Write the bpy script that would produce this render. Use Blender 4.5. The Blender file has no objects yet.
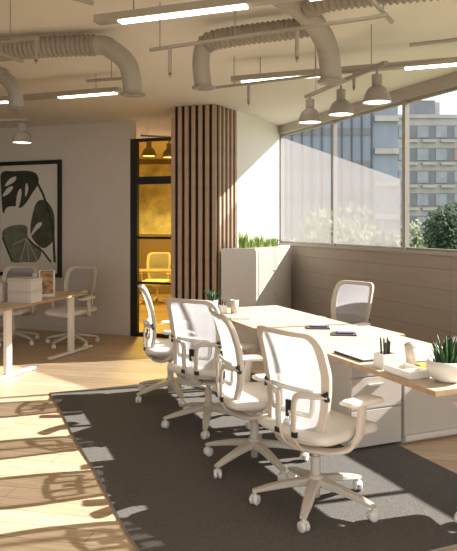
import bpy, math, random
from mathutils import Vector, Matrix
random.seed(7)
SC = bpy.context.scene
COL = SC.collection
PI = math.pi

# ------------------------------------------------------------------ camera
F, HOR, CAMH = 650.0, 224.0, 1.5          # focal length in pixels, horizon row, camera height
cd = bpy.data.cameras.new('camera')
cam = bpy.data.objects.new('camera', cd)
COL.objects.link(cam)
cam.location = (0, 0, CAMH)
cam.rotation_euler = (PI/2, 0, 0)
cd.sensor_fit = 'HORIZONTAL'
cd.sensor_width = 36
cd.lens = F/457*36
cd.shift_y = -(275.5-HOR)/457
cd.clip_end = 500
SC.camera = cam

# ------------------------------------------------------------------ light
w = bpy.data.worlds.new('world'); SC.world = w
w.use_nodes = True
bg = w.node_tree.nodes['Background']
bg.inputs[0].default_value = (0.93, 0.96, 1.0, 1)
bg.inputs[1].default_value = 1.9
SUN = Vector((0.961, 0.275, 0.635)).normalized()     # towards the sun
sd = bpy.data.lights.new('sun', 'SUN')
sd.energy = 16.0
sd.color = (1.0, 0.945, 0.87)
sd.angle = math.radians(0.6)
so = bpy.data.objects.new('sun', sd); COL.objects.link(so)
so.rotation_euler = (-SUN).to_track_quat('-Z', 'Y').to_euler()
so.location = (8, 3, 8)
vs = SC.view_settings
vs.view_transform = 'Standard'; vs.look = 'None'; vs.gamma = 1; vs.use_curve_mapping = False
vs.exposure = 0.0
SC.cycles.max_bounces = 10
SC.cycles.diffuse_bounces = 6
SC.cycles.transparent_max_bounces = 16
SC.cycles.transmission_bounces = 8
SC.cycles.sample_clamp_indirect = 6
SC.cycles.use_denoising = True
SC.cycles.caustics_reflective = False
SC.cycles.caustics_refractive = False

# ------------------------------------------------------------------ frames of the place
A = Vector((-0.387, 0.922, 0))       # along the long desks and the window wall, away from the camera
D = Vector((0.922, 0.387, 0))        # across the desks, towards the windows
LV = Vector((0.936, -0.352, 0))      # along the picture wall, to the right
WV = Vector((0.445, 0.8955, 0))      # away from the camera, square-ish to it
P0 = Vector((0.955, 3.0, 0))         # near left corner of the meeting desks
C0 = Vector((0.73, 9.22, 0))         # corner by the windows
ANG_D = math.atan2(D.y, D.x)
ANG_L = math.atan2(LV.y, LV.x)
CEIL = 2.89
def AD(a, d, z=0): return P0 + A*a + D*d + Vector((0, 0, z))
def on_z(px, py, z):
    Y = F*(CAMH-z)/(py-HOR)
    return Vector(((px-228.5)/F*Y, Y, z))

# ------------------------------------------------------------------ materials
MATS = {}
def mat(name, col, rough=0.6, metal=0.0, noise=0.0, nscale=8.0, bump=0.0, bscale=40.0, emit=None, spec=0.5, sheen=0.0):
    if name in MATS: return MATS[name]
    m = bpy.data.materials.new(name); m.use_nodes = True
    nt = m.node_tree; b = nt.nodes['Principled BSDF']
    b.inputs['Base Color'].default_value = (*col, 1)
    b.inputs['Roughness'].default_value = rough
    b.inputs['Metallic'].default_value = metal
    b.inputs['Specular IOR Level'].default_value = spec
    tc = nt.nodes.new('ShaderNodeTexCoord')
    if noise > 0:
        n = nt.nodes.new('ShaderNodeTexNoise'); n.inputs['Scale'].default_value = nscale; n.inputs['Detail'].default_value = 5
        nt.links.new(tc.outputs['Object'], n.inputs['Vector'])
        r = nt.nodes.new('ShaderNodeValToRGB')
        r.color_ramp.elements[0].position = 0.3; r.color_ramp.elements[1].position = 0.7
        r.color_ramp.elements[0].color = (*[c*(1-noise) for c in col], 1)
        r.color_ramp.elements[1].color = (*[min(1, c*(1+noise)) for c in col], 1)
        nt.links.new(n.outputs['Fac'], r.inputs['Fac'])
        nt.links.new(r.outputs['Color'], b.inputs['Base Color'])
    if bump > 0:
        n2 = nt.nodes.new('ShaderNodeTexNoise'); n2.inputs['Scale'].default_value = bscale; n2.inputs['Detail'].default_value = 3
        nt.links.new(tc.outputs['Object'], n2.inputs['Vector'])
        bp = nt.nodes.new('ShaderNodeBump'); bp.inputs['Strength'].default_value = bump; bp.inputs['Distance'].default_value = 0.01
        nt.links.new(n2.outputs['Fac'], bp.inputs['Height'])
        nt.links.new(bp.outputs['Normal'], b.inputs['Normal'])
    if emit:
        b.inputs['Emission Color'].default_value = (*emit[0], 1)
        b.inputs['Emission Strength'].default_value = emit[1]
    MATS[name] = m
    return m

def brick_mat(name, c1, c2, mortar, bw, bh, ms, rot, rough, grain=0.25, offset=0.5, plane='XY', gscale=(1.0, 14.0), shift=(0, 0, 0)):
    m = bpy.data.materials.new(name); m.use_nodes = True
    nt = m.node_tree; b = nt.nodes['Principled BSDF']; L = nt.links
    b.inputs['Roughness'].default_value = rough
    g = nt.nodes.new('ShaderNodeTexCoord')
    mp = nt.nodes.new('ShaderNodeMapping'); mp.vector_type = 'POINT'
    mp.inputs['Rotation'].default_value = rot
    mp.inputs['Location'].default_value = shift
    L.new(g.outputs['Object'], mp.inputs['Vector'])
    br = nt.nodes.new('ShaderNodeTexBrick')
    br.inputs['Color1'].default_value = (*c1, 1); br.inputs['Color2'].default_value = (*c2, 1); br.inputs['Mortar'].default_value = (*mortar, 1)
    br.inputs['Scale'].default_value = 1; br.inputs['Brick Width'].default_value = bw; br.inputs['Row Height'].default_value = bh
    br.inputs['Mortar Size'].default_value = ms; br.inputs['Mortar Smooth'].default_value = 0.1
    br.offset = offset; br.offset_frequency = 2
    L.new(mp.outputs['Vector'], br.inputs['Vector'])
    mp2 = nt.nodes.new('ShaderNodeMapping'); mp2.inputs['Scale'].default_value = (gscale[0], gscale[1], 1)
    L.new(mp.outputs['Vector'], mp2.inputs['Vector'])
    n = nt.nodes.new('ShaderNodeTexNoise'); n.inputs['Scale'].default_value = 2.2; n.inputs['Detail'].default_value = 8; n.inputs['Distortion'].default_value = 1.0
    L.new(mp2.outputs['Vector'], n.inputs['Vector'])
    r = nt.nodes.new('ShaderNodeValToRGB')
    r.color_ramp.elements[0].position = 0.3; r.color_ramp.elements[1].position = 0.7
    v = 1-grain
    r.color_ramp.elements[0].color = (v, v*0.97, v*0.93, 1); r.color_ramp.elements[1].color = (1, 1, 1, 1)
    L.new(n.outputs['Fac'], r.inputs['Fac'])
    mx = nt.nodes.new('ShaderNodeMix'); mx.data_type = 'RGBA'; mx.blend_type = 'MULTIPLY'; mx.inputs['Factor'].default_value = 1
    L.new(br.outputs['Color'], mx.inputs['A']); L.new(r.outputs['Color'], mx.inputs['B'])
    L.new(mx.outputs['Result'], b.inputs['Base Color'])
    bp = nt.nodes.new('ShaderNodeBump'); bp.inputs['Strength'].default_value = 0.25; bp.inputs['Distance'].default_value = 0.004
    bp.invert = True
    L.new(br.outputs['Fac'], bp.inputs['Height']); L.new(bp.outputs['Normal'], b.inputs['Normal'])
    MATS[name] = m
    return m

def see_through(name, col, clear, gloss=0.06, kind='glass', dcol=None):
    """panes and sheer fabrics: a share of clear passage, tinted, and a share of sheen or cloth"""
    m = bpy.data.materials.new(name); m.use_nodes = True
    nt = m.node_tree; nt.nodes.clear(); L = nt.links
    out = nt.nodes.new('ShaderNodeOutputMaterial')
    tr = nt.nodes.new('ShaderNodeBsdfTransparent'); tr.inputs[0].default_value = (*col, 1)
    mx = nt.nodes.new('ShaderNodeMixShader')
    if kind == 'glass':
        gl = nt.nodes.new('ShaderNodeBsdfGlossy'); gl.inputs['Roughness'].default_value = 0.03
        fr = nt.nodes.new('ShaderNodeFresnel'); fr.inputs['IOR'].default_value = 1.35
        L.new(fr.outputs[0], mx.inputs[0]); L.new(tr.outputs[0], mx.inputs[1]); L.new(gl.outputs[0], mx.inputs[2])
    else:
        df = nt.nodes.new('ShaderNodeBsdfDiffuse'); tl = nt.nodes.new('ShaderNodeBsdfTranslucent')
        c = dcol or (0.9, 0.9, 0.9)
        df.inputs[0].default_value = (*c, 1); tl.inputs[0].default_value = (*c, 1)
        m2 = nt.nodes.new('ShaderNodeMixShader'); m2.inputs[0].default_value = 0.5
        L.new(df.outputs[0], m2.inputs[1]); L.new(tl.outputs[0], m2.inputs[2])
        mx.inputs[0].default_value = 1-clear
        L.new(tr.outputs[0], mx.inputs[1]); L.new(m2.outputs[0], mx.inputs[2])
    L.new(mx.outputs[0], out.inputs[0])
    MATS[name] = m
    return m

M_WALL = mat('painted_wall', (0.66, 0.60, 0.53), 0.9, noise=0.02, nscale=3, spec=0.2)
M_WALLW = mat('white_wall', (0.78, 0.74, 0.68), 0.9, noise=0.02, nscale=3, spec=0.2)
M_CEIL = mat('ceiling_paint', (0.76, 0.71, 0.65), 0.95, noise=0.03, nscale=1.5, spec=0.1)
M_FLOOR = brick_mat('oak_planks', (0.70, 0.54, 0.38), (0.60, 0.45, 0.30), (0.30, 0.20, 0.12), 1.3, 0.135, 0.0025, (0, 0, -ANG_L-0.15), 0.45, 0.30)
M_RUG = mat('rug_wool', (0.138, 0.130, 0.122), 1.0, noise=0.22, nscale=120, bump=0.5, bscale=160, spec=0.05)
M_RUGE = mat('rug_binding', (0.33, 0.29, 0.25), 1.0, spec=0.05)
M_TILE = brick_mat('wall_tiles', (0.37, 0.32, 0.275), (0.355, 0.305, 0.262), (0.26, 0.215, 0.18), 1.35, 0.193, 0.004, (PI/2, 0, 0), 0.7, 0.08, offset=0.0, shift=(0.6, 0.3, 0))
M_FRAME = mat('window_frame_paint', (0.34, 0.305, 0.27), 0.5)
M_HEAD = mat('window_header_paint', (0.40, 0.365, 0.325), 0.7)
M_GLASS = see_through('clear_glass', (0.96, 0.97, 0.97), 0.95)
M_YGLASS = see_through('yellow_glass', (1.0, 0.78, 0.20), 0.95)
M_SHEER = see_through('sheer_fabric', (1, 1, 1), 0.42, kind='cloth', dcol=(0.34, 0.32, 0.32))
M_BLACK = mat('black_frame', (0.012, 0.011, 0.011), 0.45)
M_SLAT = mat('oak_slat', (0.42, 0.285, 0.195), 0.6, noise=0.12, nscale=6)
M_SLATB = mat('dark_backing', (0.012, 0.008, 0.006), 0.9)
M_CAB = mat('cabinet_laminate', (0.64, 0.59, 0.53), 0.6)
M_WHITE = mat('white_plastic', (0.80, 0.75, 0.68), 0.4)
M_CFRAME = mat('chair_frame_plastic', (0.62, 0.56, 0.49), 0.42)
M_CASTER = mat('caster_plastic', (0.80, 0.77, 0.73), 0.3)
M_MESH = see_through('chair_mesh', (1, 1, 1), 0.26, kind='cloth', dcol=(0.54, 0.545, 0.57))
M_SEAT = mat('seat_fabric', (0.76, 0.72, 0.67), 0.9, bump=0.15, bscale=200)
M_LUMB = mat('lumbar_shell', (0.84, 0.82, 0.79), 0.25)
M_DESK = mat('birch_top', (0.55, 0.455, 0.345), 0.5, noise=0.05, nscale=5)
M_PLY = mat('plywood_edge', (0.42, 0.27, 0.155), 0.6, noise=0.15, nscale=30)
M_LEG = mat('white_steel', (0.82, 0.78, 0.72), 0.4)
M_DUCT = mat('duct_paint', (0.37, 0.325, 0.275), 0.55, noise=0.05, nscale=6)
M_FLEX = mat('duct_flex', (0.29, 0.25, 0.21), 0.6)
M_PIPE = mat('pipe_paint', (0.30, 0.26, 0.215), 0.5)
M_FIX = mat('fixture_body', (0.36, 0.31, 0.26), 0.5)
M_TUBE = mat('light_tube', (1, 1, 1), 0.4, emit=((1.0, 0.93, 0.82), 5.0))
M_RED = mat('sprinkler_red', (0.28, 0.05, 0.03), 0.3)
M_SHADE = mat('lamp_shade_paint', (0.29, 0.26, 0.23), 0.45)
M_GLOW = mat('lamp_glow', (1, 1, 1), 0.4, emit=((1.0, 0.93, 0.82), 4.0))
M_GLOWY = mat('lamp_glow_office', (1, 1, 1), 0.4, emit=((1.0, 0.86, 0.6), 4.0))
M_PAPER = mat('paper', (0.86, 0.83, 0.78), 0.8)
M_DKGREY = mat('dark_cover', (0.075, 0.07, 0.07), 0.5)
M_SCREEN = mat('phone_screen', (0.16, 0.11, 0.30), 0.15, emit=((0.32, 0.24, 0.62), 0.5))
M_GREENB = mat('green_box', (0.42, 0.46, 0.08), 0.6)
M_POT = mat('ceramic_white', (0.80, 0.77, 0.72), 0.35)
M_SOIL = mat('soil', (0.05, 0.035, 0.022), 1.0, noise=0.3, nscale=60)
M_LEAF = mat('succulent_leaf', (0.025, 0.085, 0.022), 0.5, noise=0.35, nscale=25)
M_GRASS = mat('grass_leaf', (0.30, 0.46, 0.08), 0.6, noise=0.3, nscale=15)
M_PENCIL = mat('black_pencil', (0.03, 0.028, 0.026), 0.4)
M_PATTERN = mat('marbled_paper', (0.40, 0.24, 0.12), 0.7, noise=0.6, nscale=22)
M_SILVER = mat('grey_shell', (0.50, 0.49, 0.47), 0.35)

# ------------------------------------------------------------------ mesh builder
class MB:
    def __init__(s): s.v = []; s.f = []; s.m = []; s.sm = []
    def add(s, vs, fs, mi=0, smooth=False, xf=None):
        o = len(s.v)
        for p in vs:
            p = Vector(p)
            s.v.append(xf @ p if xf is not None else p)
        for f in fs:
            s.f.append([i+o for i in f]); s.m.append(mi); s.sm.append(smooth)
        return s
    def box(s, c, size, rz=0.0, mi=0, xf=None):
        x, y, z = size[0]/2, size[1]/2, size[2]/2
        M = Matrix.Translation(Vector(c)) @ Matrix.Rotation(rz, 4, 'Z')
        if xf is not None: M = xf @ M
        vs = [(-x,-y,-z),(x,-y,-z),(x,y,-z),(-x,y,-z),(-x,-y,z),(x,-y,z),(x,y,z),(-x,y,z)]
        fs = [(0,3,2,1),(4,5,6,7),(0,1,5,4),(1,2,6,5),(2,3,7,6),(3,0,4,7)]
        return s.add(vs, fs, mi, False, M)
    def prism(s, poly, z0, z1, mi=0, side=None):
        n = len(poly)
        vs = [(p[0], p[1], z0) for p in poly]+[(p[0], p[1], z1) for p in poly]
        s.add(vs, [list(range(n))[::-1], list(range(n, 2*n))], mi)
        s.add(vs, [(i, (i+1) % n, n+(i+1) % n, n+i) for i in range(n)], mi if side is None else side)
        return s
    def tube(s, pts, r, seg=12, mi=0, caps=True, smooth=True):
        pts = [Vector(p) for p in pts]; n = len(pts)
        rs = r if isinstance(r, (list, tuple)) else [r]*n
        vs = []; up = None
        for i, p in enumerate(pts):
            t = (pts[min(i+1, n-1)]-pts[max(i-1, 0)]).normalized()
            if up is None:
                up = Vector((0, 0, 1)) if abs(t.z) < 0.9 else Vector((1, 0, 0))
            u = (up-t*up.dot(t)).normalized(); up = u; v = t.cross(u)
            for k in range(seg):
                a = 2*PI*k/seg
                vs.append(p+(u*math.cos(a)+v*math.sin(a))*rs[i])
        fs = []
        for i in range(n-1):
            for k in range(seg):
                k2 = (k+1) % seg
                fs.append((i*seg+k, i*seg+k2, (i+1)*seg+k2, (i+1)*seg+k))
        s.add(vs, fs, mi, smooth)
        if caps:
            s.add([vs[k] for k in range(seg)], [list(range(seg))[::-1]], mi)
            s.add([vs[(n-1)*seg+k] for k in range(seg)], [list(range(seg))], mi)
        return s
    def ribbon(s, pts, wds, ths, side, mi=0, smooth=False):
        """bar of rectangular section: wds along 'side', ths across"""
        pts = [Vector(p) for p in pts]; n = len(pts); vs = []
        for i, p in enumerate(pts):
            t = (pts[min(i+1, n-1)]-pts[max(i-1, 0)]).normalized()
            sd_ = (Vector(side)-t*t.dot(Vector(side))).normalized(); nn = t.cross(sd_)
            w2 = (wds[i] if isinstance(wds, (list, tuple)) else wds)/2
            t2 = (ths[i] if isinstance(ths, (list, tuple)) else ths)/2
            for a, b in ((-1, -.6), (-.7, -1), (.7, -1), (1, -.6), (1, .6), (.7, 1), (-.7, 1), (-1, .6)):
                vs.append(p+sd_*w2*a+nn*t2*b)
        fs = []
        for i in range(n-1):
            for k in range(8):
                k2 = (k+1) % 8
                fs.append((i*8+k, i*8+k2, (i+1)*8+k2, (i+1)*8+k))
        fs.append(list(range(8))[::-1]); fs.append([(n-1)*8+k for k in range(8)])
        return s.add(vs, fs, mi, smooth)
    def lathe(s, prof, seg=24, c=(0, 0, 0), mi=0, xf=None):
        vs = []; n = len(prof)
        for r, z in prof:
            for k in range(seg):
                a = 2*PI*k/seg
                vs.append((c[0]+r*math.cos(a), c[1]+r*math.sin(a), c[2]+z))
        fs = []
        for i in range(n-1):
            for k in range(seg):
                k2 = (k+1) % seg
                fs.append((i*seg+k, i*seg+k2, (i+1)*seg+k2, (i+1)*seg+k))
        return s.add(vs, fs, mi, True, xf)
    def disc(s, c, r, seg=24, mi=0, down=False):
        vs = [(c[0]+r*math.cos(2*PI*k/seg), c[1]+r*math.sin(2*PI*k/seg), c[2]) for k in range(seg)]
        f = list(range(seg))
        return s.add(vs, [f[::-1] if down else f], mi)
    def build(s, name, mats, parent=None, loc=None, rz=0.0, bevel=0.0):
        if not isinstance(mats, (list, tuple)): mats = [mats]
        me = bpy.data.meshes.new(name)
        me.from_pydata([tuple(v) for v in s.v], [], s.f)
        for m in mats: me.materials.append(m)
        for p, mi, sm in zip(me.polygons, s.m, s.sm):
            p.material_index = mi; p.use_smooth = sm
        me.update()
        o = bpy.data.objects.new(name, me); COL.objects.link(o)
        if parent is not None: o.parent = parent
        if loc is not None: o.location = loc
        if rz: o.rotation_euler[2] = rz
        if bevel > 0:
            b = o.modifiers.new('bevel', 'BEVEL'); b.width = bevel; b.segments = 2; b.limit_method = 'ANGLE'
        return o

def empty(name, loc=(0, 0, 0), rz=0.0):
    o = bpy.data.objects.new(name, None); COL.objects.link(o)
    o.location = loc; o.rotation_euler = (0, 0, rz); o.empty_display_size = 0.1
    return o
def tag(o, label=None, cat=None, group=None, kind=None):
    if label: o['label'] = label
    if cat: o['category'] = cat
    if group: o['group'] = group
    if kind: o['kind'] = kind
    return o
def copy_tree(o, parent=None):
    c = o.copy(); COL.objects.link(c)
    if parent is not None: c.parent = parent
    for ch in list(o.children): copy_tree(ch, c)
    return c
def smooth_path(pts, n=8):
    pts = [Vector(p) for p in pts]; out = []
    for i in range(len(pts)-1):
        p0 = pts[max(i-1, 0)]; p1 = pts[i]; p2 = pts[i+1]; p3 = pts[min(i+2, len(pts)-1)]
        for k in range(n):
            t = k/n
            out.append(0.5*((2*p1)+(p2-p0)*t+(2*p0-5*p1+4*p2-p3)*t*t+(3*p1-p0-3*p2+p3)*t**3))
    out.append(pts[-1])
    return out
def structure(o, label, cat): return tag(o, label, cat, kind='structure')

# ================================================================== SETTING
# floor and ceiling
m = MB(); m.box((-0.5, 6.0, -0.05), (13, 20, 0.1))
# clip the floor to the window wall: a polygon instead of a full slab
wnear = C0 - A*11.5
poly = [(C0+A*0.0+D*0.06), (0.70, 9.5), (0.40, 16, 0), (-6.5, 16, 0), (-6.5, -2.5, 0), (wnear+D*0.06)]
poly = [(p[0], p[1]) for p in poly]
m = MB(); m.prism(poly[::-1], -0.12, 0.0)
floor = structure(m.build('floor', M_FLOOR), 'pale oak plank floor of the office', 'floor')
m = MB(); m.prism(poly[::-1], CEIL, CEIL+0.15)
structure(m.build('ceiling', M_CEIL), 'beige painted ceiling with exposed ducts', 'ceiling')

# left wall with the picture
WL = Vector((-1.32, 8.73, 0))
def lframe(t, back=0.0): return WL + LV*t + WV*back
m = MB()
q = [lframe(-5.2), lframe(0), lframe(0, 0.14), lframe(-5.2, 0.14)]
m.prism([(p.x, p.y) for p in q], 0, CEIL)
structure(m.build('wall_left', M_WALL), 'long beige wall carrying the leaf picture', 'wall')
m = MB(); m.box((-5.9, 4.0, CEIL/2), (0.12, 13.5, CEIL))
structure(m.build('wall_far_left', M_WALL), 'side wall outside the view', 'wall')
# office behind the glass
m = MB(); m.box((-1.3, 14.0, CEIL/2), (4.6, 0.12, CEIL))
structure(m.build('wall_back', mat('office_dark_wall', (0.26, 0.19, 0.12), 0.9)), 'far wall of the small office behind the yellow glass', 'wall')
m = MB(); q = [lframe(-0.9, 0.14), lframe(-0.8, 0.14), (-2.15, 14, 0), (-2.3, 14, 0)]
m.prism([(p[0], p[1]) for p in q], 0, CEIL)
structure(m.build('wall_office_left', MATS['office_dark_wall']), 'left wall of the small office', 'wall')
# wall beside the corner
PA = Vector((-0.686, 7.69, 0)); PB = Vector((-0.144, 7.50, 0)); PC = Vector((0.104, 7.96, 0))
wdir = (C0-PC).normalized(); wn = Vector((wdir.y, -wdir.x, 0))
m = MB()
q = [PC, C0, C0-wn*0.14, PC-wn*0.14]
m.prism([(p.x, p.y) for p in q][::-1], 0, CEIL)
structure(m.build('wall_corner', M_WALLW), 'white wall between slatted column and windows', 'wall')
m = MB(); q = [(-0.2, 8.5), (-0.1, 8.5), (0.45, 14), (0.3, 14)]
m.prism(q, 0, CEIL)
structure(m.build('wall_office_right', M_WALLW), 'right wall of the small office', 'wall')

# window wall, local frame: x towards the camera, y outwards, z up
WROOT_ANG = math.atan2(-A.y, -A.x)
XW = Matrix.Translation(C0) @ Matrix(((-A.x, D.x, 0, 0), (-A.y, D.y, 0, 0), (0, 0, 1, 0), (0, 0, 0, 1)))
SILL, HEAD = 1.236, 2.77
def wbox(mb, x0, x1, y0, y1, z0, z1, mi=0): mb.box(((x0+x1)/2, (y0+y1)/2, (z0+z1)/2), (x1-x0, y1-y0, z1-z0), mi=mi)
def wobj(mb, name, mats, parent=None, bevel=0.0):
    o = mb.build(name, mats, parent, bevel=bevel)
    if parent is None: o.matrix_world = XW
    return o
WEND = 9.6
m = MB(); wbox(m, -0.05, WEND+1.8, 0, 0.14, -0.1, SILL-0.03)
structure(wobj(m, 'wall_window', M_TILE), 'tiled low wall under the windows', 'wall')
m = MB(); wbox(m, -0.05, WEND+1.8, -0.035, 0.06, HEAD, CEIL)
structure(wobj(m, 'trim_1', M_HEAD), 'painted header beam above the windows', 'trim')
m = MB(); wbox(m, 0.0, WEND, -0.02, 0.16, SILL-0.03, SILL)
structure(wobj(m, 'trim_2', M_HEAD), 'window sill ledge', 'trim')
m = MB(); wbox(m, WEND, WEND+1.8, 0, 0.14, SILL-0.03, HEAD)
structure(wobj(m, 'wall_window_end', M_WALL), 'solid end of the window wall', 'wall')
edges = [0.0, 1.406, 2.76, 4.13, 5.5, 6.87, 8.24, WEND]
for i in range(len(edges)-1):
    a, b = edges[i], edges[i+1]
    root = empty('window_%d' % (i+1)); root.matrix_world = XW
    structure(root, 'window pane %s in the long band' % ['beside the corner, first', 'second from the corner', 'third from the corner, behind the three lamps', 'outside the view to the right', 'beyond the view', 'beyond the view further', 'last beyond the view'][i], 'window')
    f = MB()
    w0 = 0.022 if i else 0.04
    w0 = {0: 0.03, 1: 0.012, 2: 0.024}.get(i, 0.02); w1 = {0: 0.012, 1: 0.024}.get(i, 0.02)
    wbox(f, a, a+w0, 0.0, 0.055, SILL, HEAD); wbox(f, b-w1, b, 0.0, 0.055, SILL, HEAD)
    wbox(f, a+w0, b-w1, 0.02, 0.055, SILL, SILL+0.025); wbox(f, a+w0, b-w1, 0.02, 0.055, HEAD-0.03, HEAD)
    f.build('window_frame', M_FRAME, root)
    g = MB(); g.add([(a+w0, 0.045, SILL+0.02), (b-0.02, 0.045, SILL+0.02), (b-0.02, 0.045, HEAD-0.02), (a+w0, 0.045, HEAD-0.02)], [(0, 1, 2, 3)])
    g.build('pane', M_GLASS, root)

# sunlit part of the first two sheer screens, shade edge built as slanted top
def sheer(x0, x1, label):
    h0 = 2.74-0.285*x0; h1 = 2.74-0.285*x1
    mb = MB(); n = 60; vs = []; fs = []
    for i in range(n+1):
        x = x0+(x1-x0)*i/n; y = -0.012+0.004*math.sin(i*0.9)
        vs += [(x, y, SILL+0.03), (x, y, h0+(h1-h0)*i/n)]
    for i in range(n): fs.append((2*i, 2*i+2, 2*i+3, 2*i+1))
    mb.add(vs, fs, 0, True)
    o = wobj(mb, 'sunlit_screen_part', M_SHEER)
    tag(o, label, 'window screen', 'sunlit parts of the sheer screens on the windows')
sheer(0.045, 1.38, 'sunlit part of the sheer white screen, slanted top standing in for the shade edge, on the window nearest the corner')
sheer(1.43, 2.735, 'sunlit part of the sheer white screen, slanted top standing in for the shade edge, behind the hanging lamps, second window')

# slatted column
col = empty('slatted_column', (0, 0, 0))
tag(col, 'square column clad in vertical oak slats over black, beside the glass office', 'column')
PD = PA+(PC-PB)*2.0; PC2 = PC+(PC-PB)*0.0
m = MB(); ins = 0.03
q = [PA+Vector((0.02, 0.032, 0)), PB+Vector((-0.01, 0.04, 0)), PC+Vector((-0.035, 0.0, 0)), Vector((-0.06, 8.6, 0)), Vector((-0.2, 8.62, 0))]
m.prism([(p.x, p.y) for p in q], 0, CEIL)
m.build('column_core', M_SLATB, col)
def slat(p, ang, wd, dp):
    mb = MB(); mb.box((0, 0, CEIL/2-0.002), (wd, dp, CEIL-0.006))
    mb.build('slat', M_SLAT, col, loc=p, rz=ang, bevel=0.002)
fdir = (PB-PA); flen = fdir.length; fdir.normalize(); fang = math.atan2(fdir.y, fdir.x)
fn = Vector((-fdir.y, fdir.x, 0))
for i in range(7):
    t = 0.028+(flen-0.056)*i/6
    slat(PA+fdir*t+fn*0.02, fang, 0.048, 0.028)
sdir = (PC-PB); slen = sdir.length; sdir.normalize(); sang = math.atan2(sdir.y, sdir.x)
sn = Vector((-sdir.y, sdir.x, 0))
for i in range(1, 6):
    t = 0.02+(slen-0.03)*i/5
    slat(PB+sdir*t+sn*0.02, sang, 0.043, 0.028)

# glazed partition: black frame with yellow glass
part = empty('door_1', WL, ANG_L)
structure(part, 'black framed door and transom with yellow glass', 'door')
PW = 1.02
f = MB()
def pbox(x0, x1, z0, z1, y=0.03, d=0.06): f.box(((x0+x1)/2, y, (z0+z1)/2), (x1-x0, d, z1-z0))
pbox(0.0, 0.105, 0, 2.64); pbox(0.105, PW, 2.60, 2.64); pbox(0.105, PW, 2.03, 2.13); pbox(0.105, PW, 0, 0.05)
pbox(0.105, PW, 1.30, 1.335, 0.03, 0.04); pbox(0.105, PW, 0.70, 0.73, 0.03, 0.03)
pbox(PW-0.05, PW, 0.05, 2.60)
f.build('door_frame', M_BLACK, part)
for z0, z1 in ((2.13, 2.60), (1.335, 2.03), (0.73, 1.30), (0.05, 0.70)):
    g = MB(); g.add([(0.105, 0.03, z0), (PW-0.05, 0.03, z0), (PW-0.05, 0.03, z1), (0.105, 0.03, z1)], [(0, 1, 2, 3)])
    g.build('pane', M_YGLASS, part)

# baseboard along the left wall
m = MB(); q = [lframe(-5.2, -0.012), lframe(0, -0.012), lframe(0), lframe(-5.2)]
m.prism([(p.x, p.y) for p in q], 0, 0.05)
structure(m.build('baseboard_left', M_WALL), 'low baseboard of the picture wall', 'baseboard')

# ================================================================== RUG
rug_poly = [AD(-0.02, -1.27), AD(-0.02, 0.71), AD(3.5, 0.71), AD(3.5, -1.27)]
m = MB(); n = 70; vs = []; fs = []
for i in range(n+1):
    for j in range(41):
        a = -0.02+3.52*i/n; d = -1.27+1.98*j/40
        e = 0.005*math.sin(a*4.5+1)*(1 if j == 0 else 0) + (0.010*math.sin(d*7) if i == n else 0)
        z = 0.012+0.0012*math.sin(a*9+d*3)
        p = AD(a, d+e, z); vs.append(p)
for i in range(n):
    for j in range(40): fs.append((i*41+j, (i+1)*41+j, (i+1)*41+j+1, i*41+j+1))
m.add([tuple(v) for v in vs], [f_[::-1] for f_ in fs], 0, True)
rug = m.build('rug', M_RUG)
tag(rug, 'dark grey woven rug under the meeting desks and chairs', 'rug')
e = MB()
ring = [vs[i*41] for i in range(n+1)]+[vs[n*41+j] for j in range(1, 41)]+[vs[i*41+40] for i in range(n-1, -1, -1)]+[vs[j] for j in range(39, 0, -1)]
k = len(ring)
ev = []
cen = AD(1.74, -0.28)
for p in ring:
    dr = (Vector((p.x, p.y, 0))-Vector((cen.x, cen.y, 0))).normalized()
    ev += [tuple(p), (p.x+dr.x*0.008, p.y+dr.y*0.008, 0.001)]
e.add(ev, [(2*i, 2*i+1, 2*((i+1) % k)+1, 2*((i+1) % k)) for i in range(k)])
e.build('binding', M_RUGE, rug)

# ================================================================== CHAIRS
def chair_x(z, s):   # side profile of the backrest, bowed round the sitter
    pts = [(0.36, -0.185), (0.45, -0.195), (0.55, -0.178), (0.65, -0.178), (0.75, -0.192), (0.85, -0.222), (0.96, -0.268)]
    for (z0, x0), (z1, x1) in zip(pts, pts[1:]):
        if z <= z1 or (z1, x1) == pts[-1]:
            t = (z-z0)/(z1-z0); t = max(0, t)
            x = x0+(x1-x0)*t; break
    return x + 0.042*s*s
ZB, ZT = 0.385, 0.955
def back_pt(s, v, off=0.0):
    z = ZB+(ZT-ZB)*(v*0.5+0.5)
    t = (v+1)/2
    hw = 0.185+0.050*min(1, (t/0.6))**0.9 - 0.010*max(0, t-0.7)/0.3
    return Vector((chair_x(z, s)+off, s*hw, z))
def ring_sv(a, k):
    # point on a square with rounded corners, spread evenly round the outline
    r = 0.26; st = 2-2*r; arc = PI*r/2; per = 4*(st+arc)
    d = (a/(2*PI)) % 1.0*per; q = int(d//(st+arc)) % 4; d -= (d//(st+arc))*(st+arc)
    if d < st: x, y = 1.0, -1+r+d
    else:
        t = (d-st)/r; x, y = 1-r+r*math.cos(t), 1-r+r*math.sin(t)
    for _ in range(q): x, y = -y, x
    return (x*k, y*k)

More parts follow.
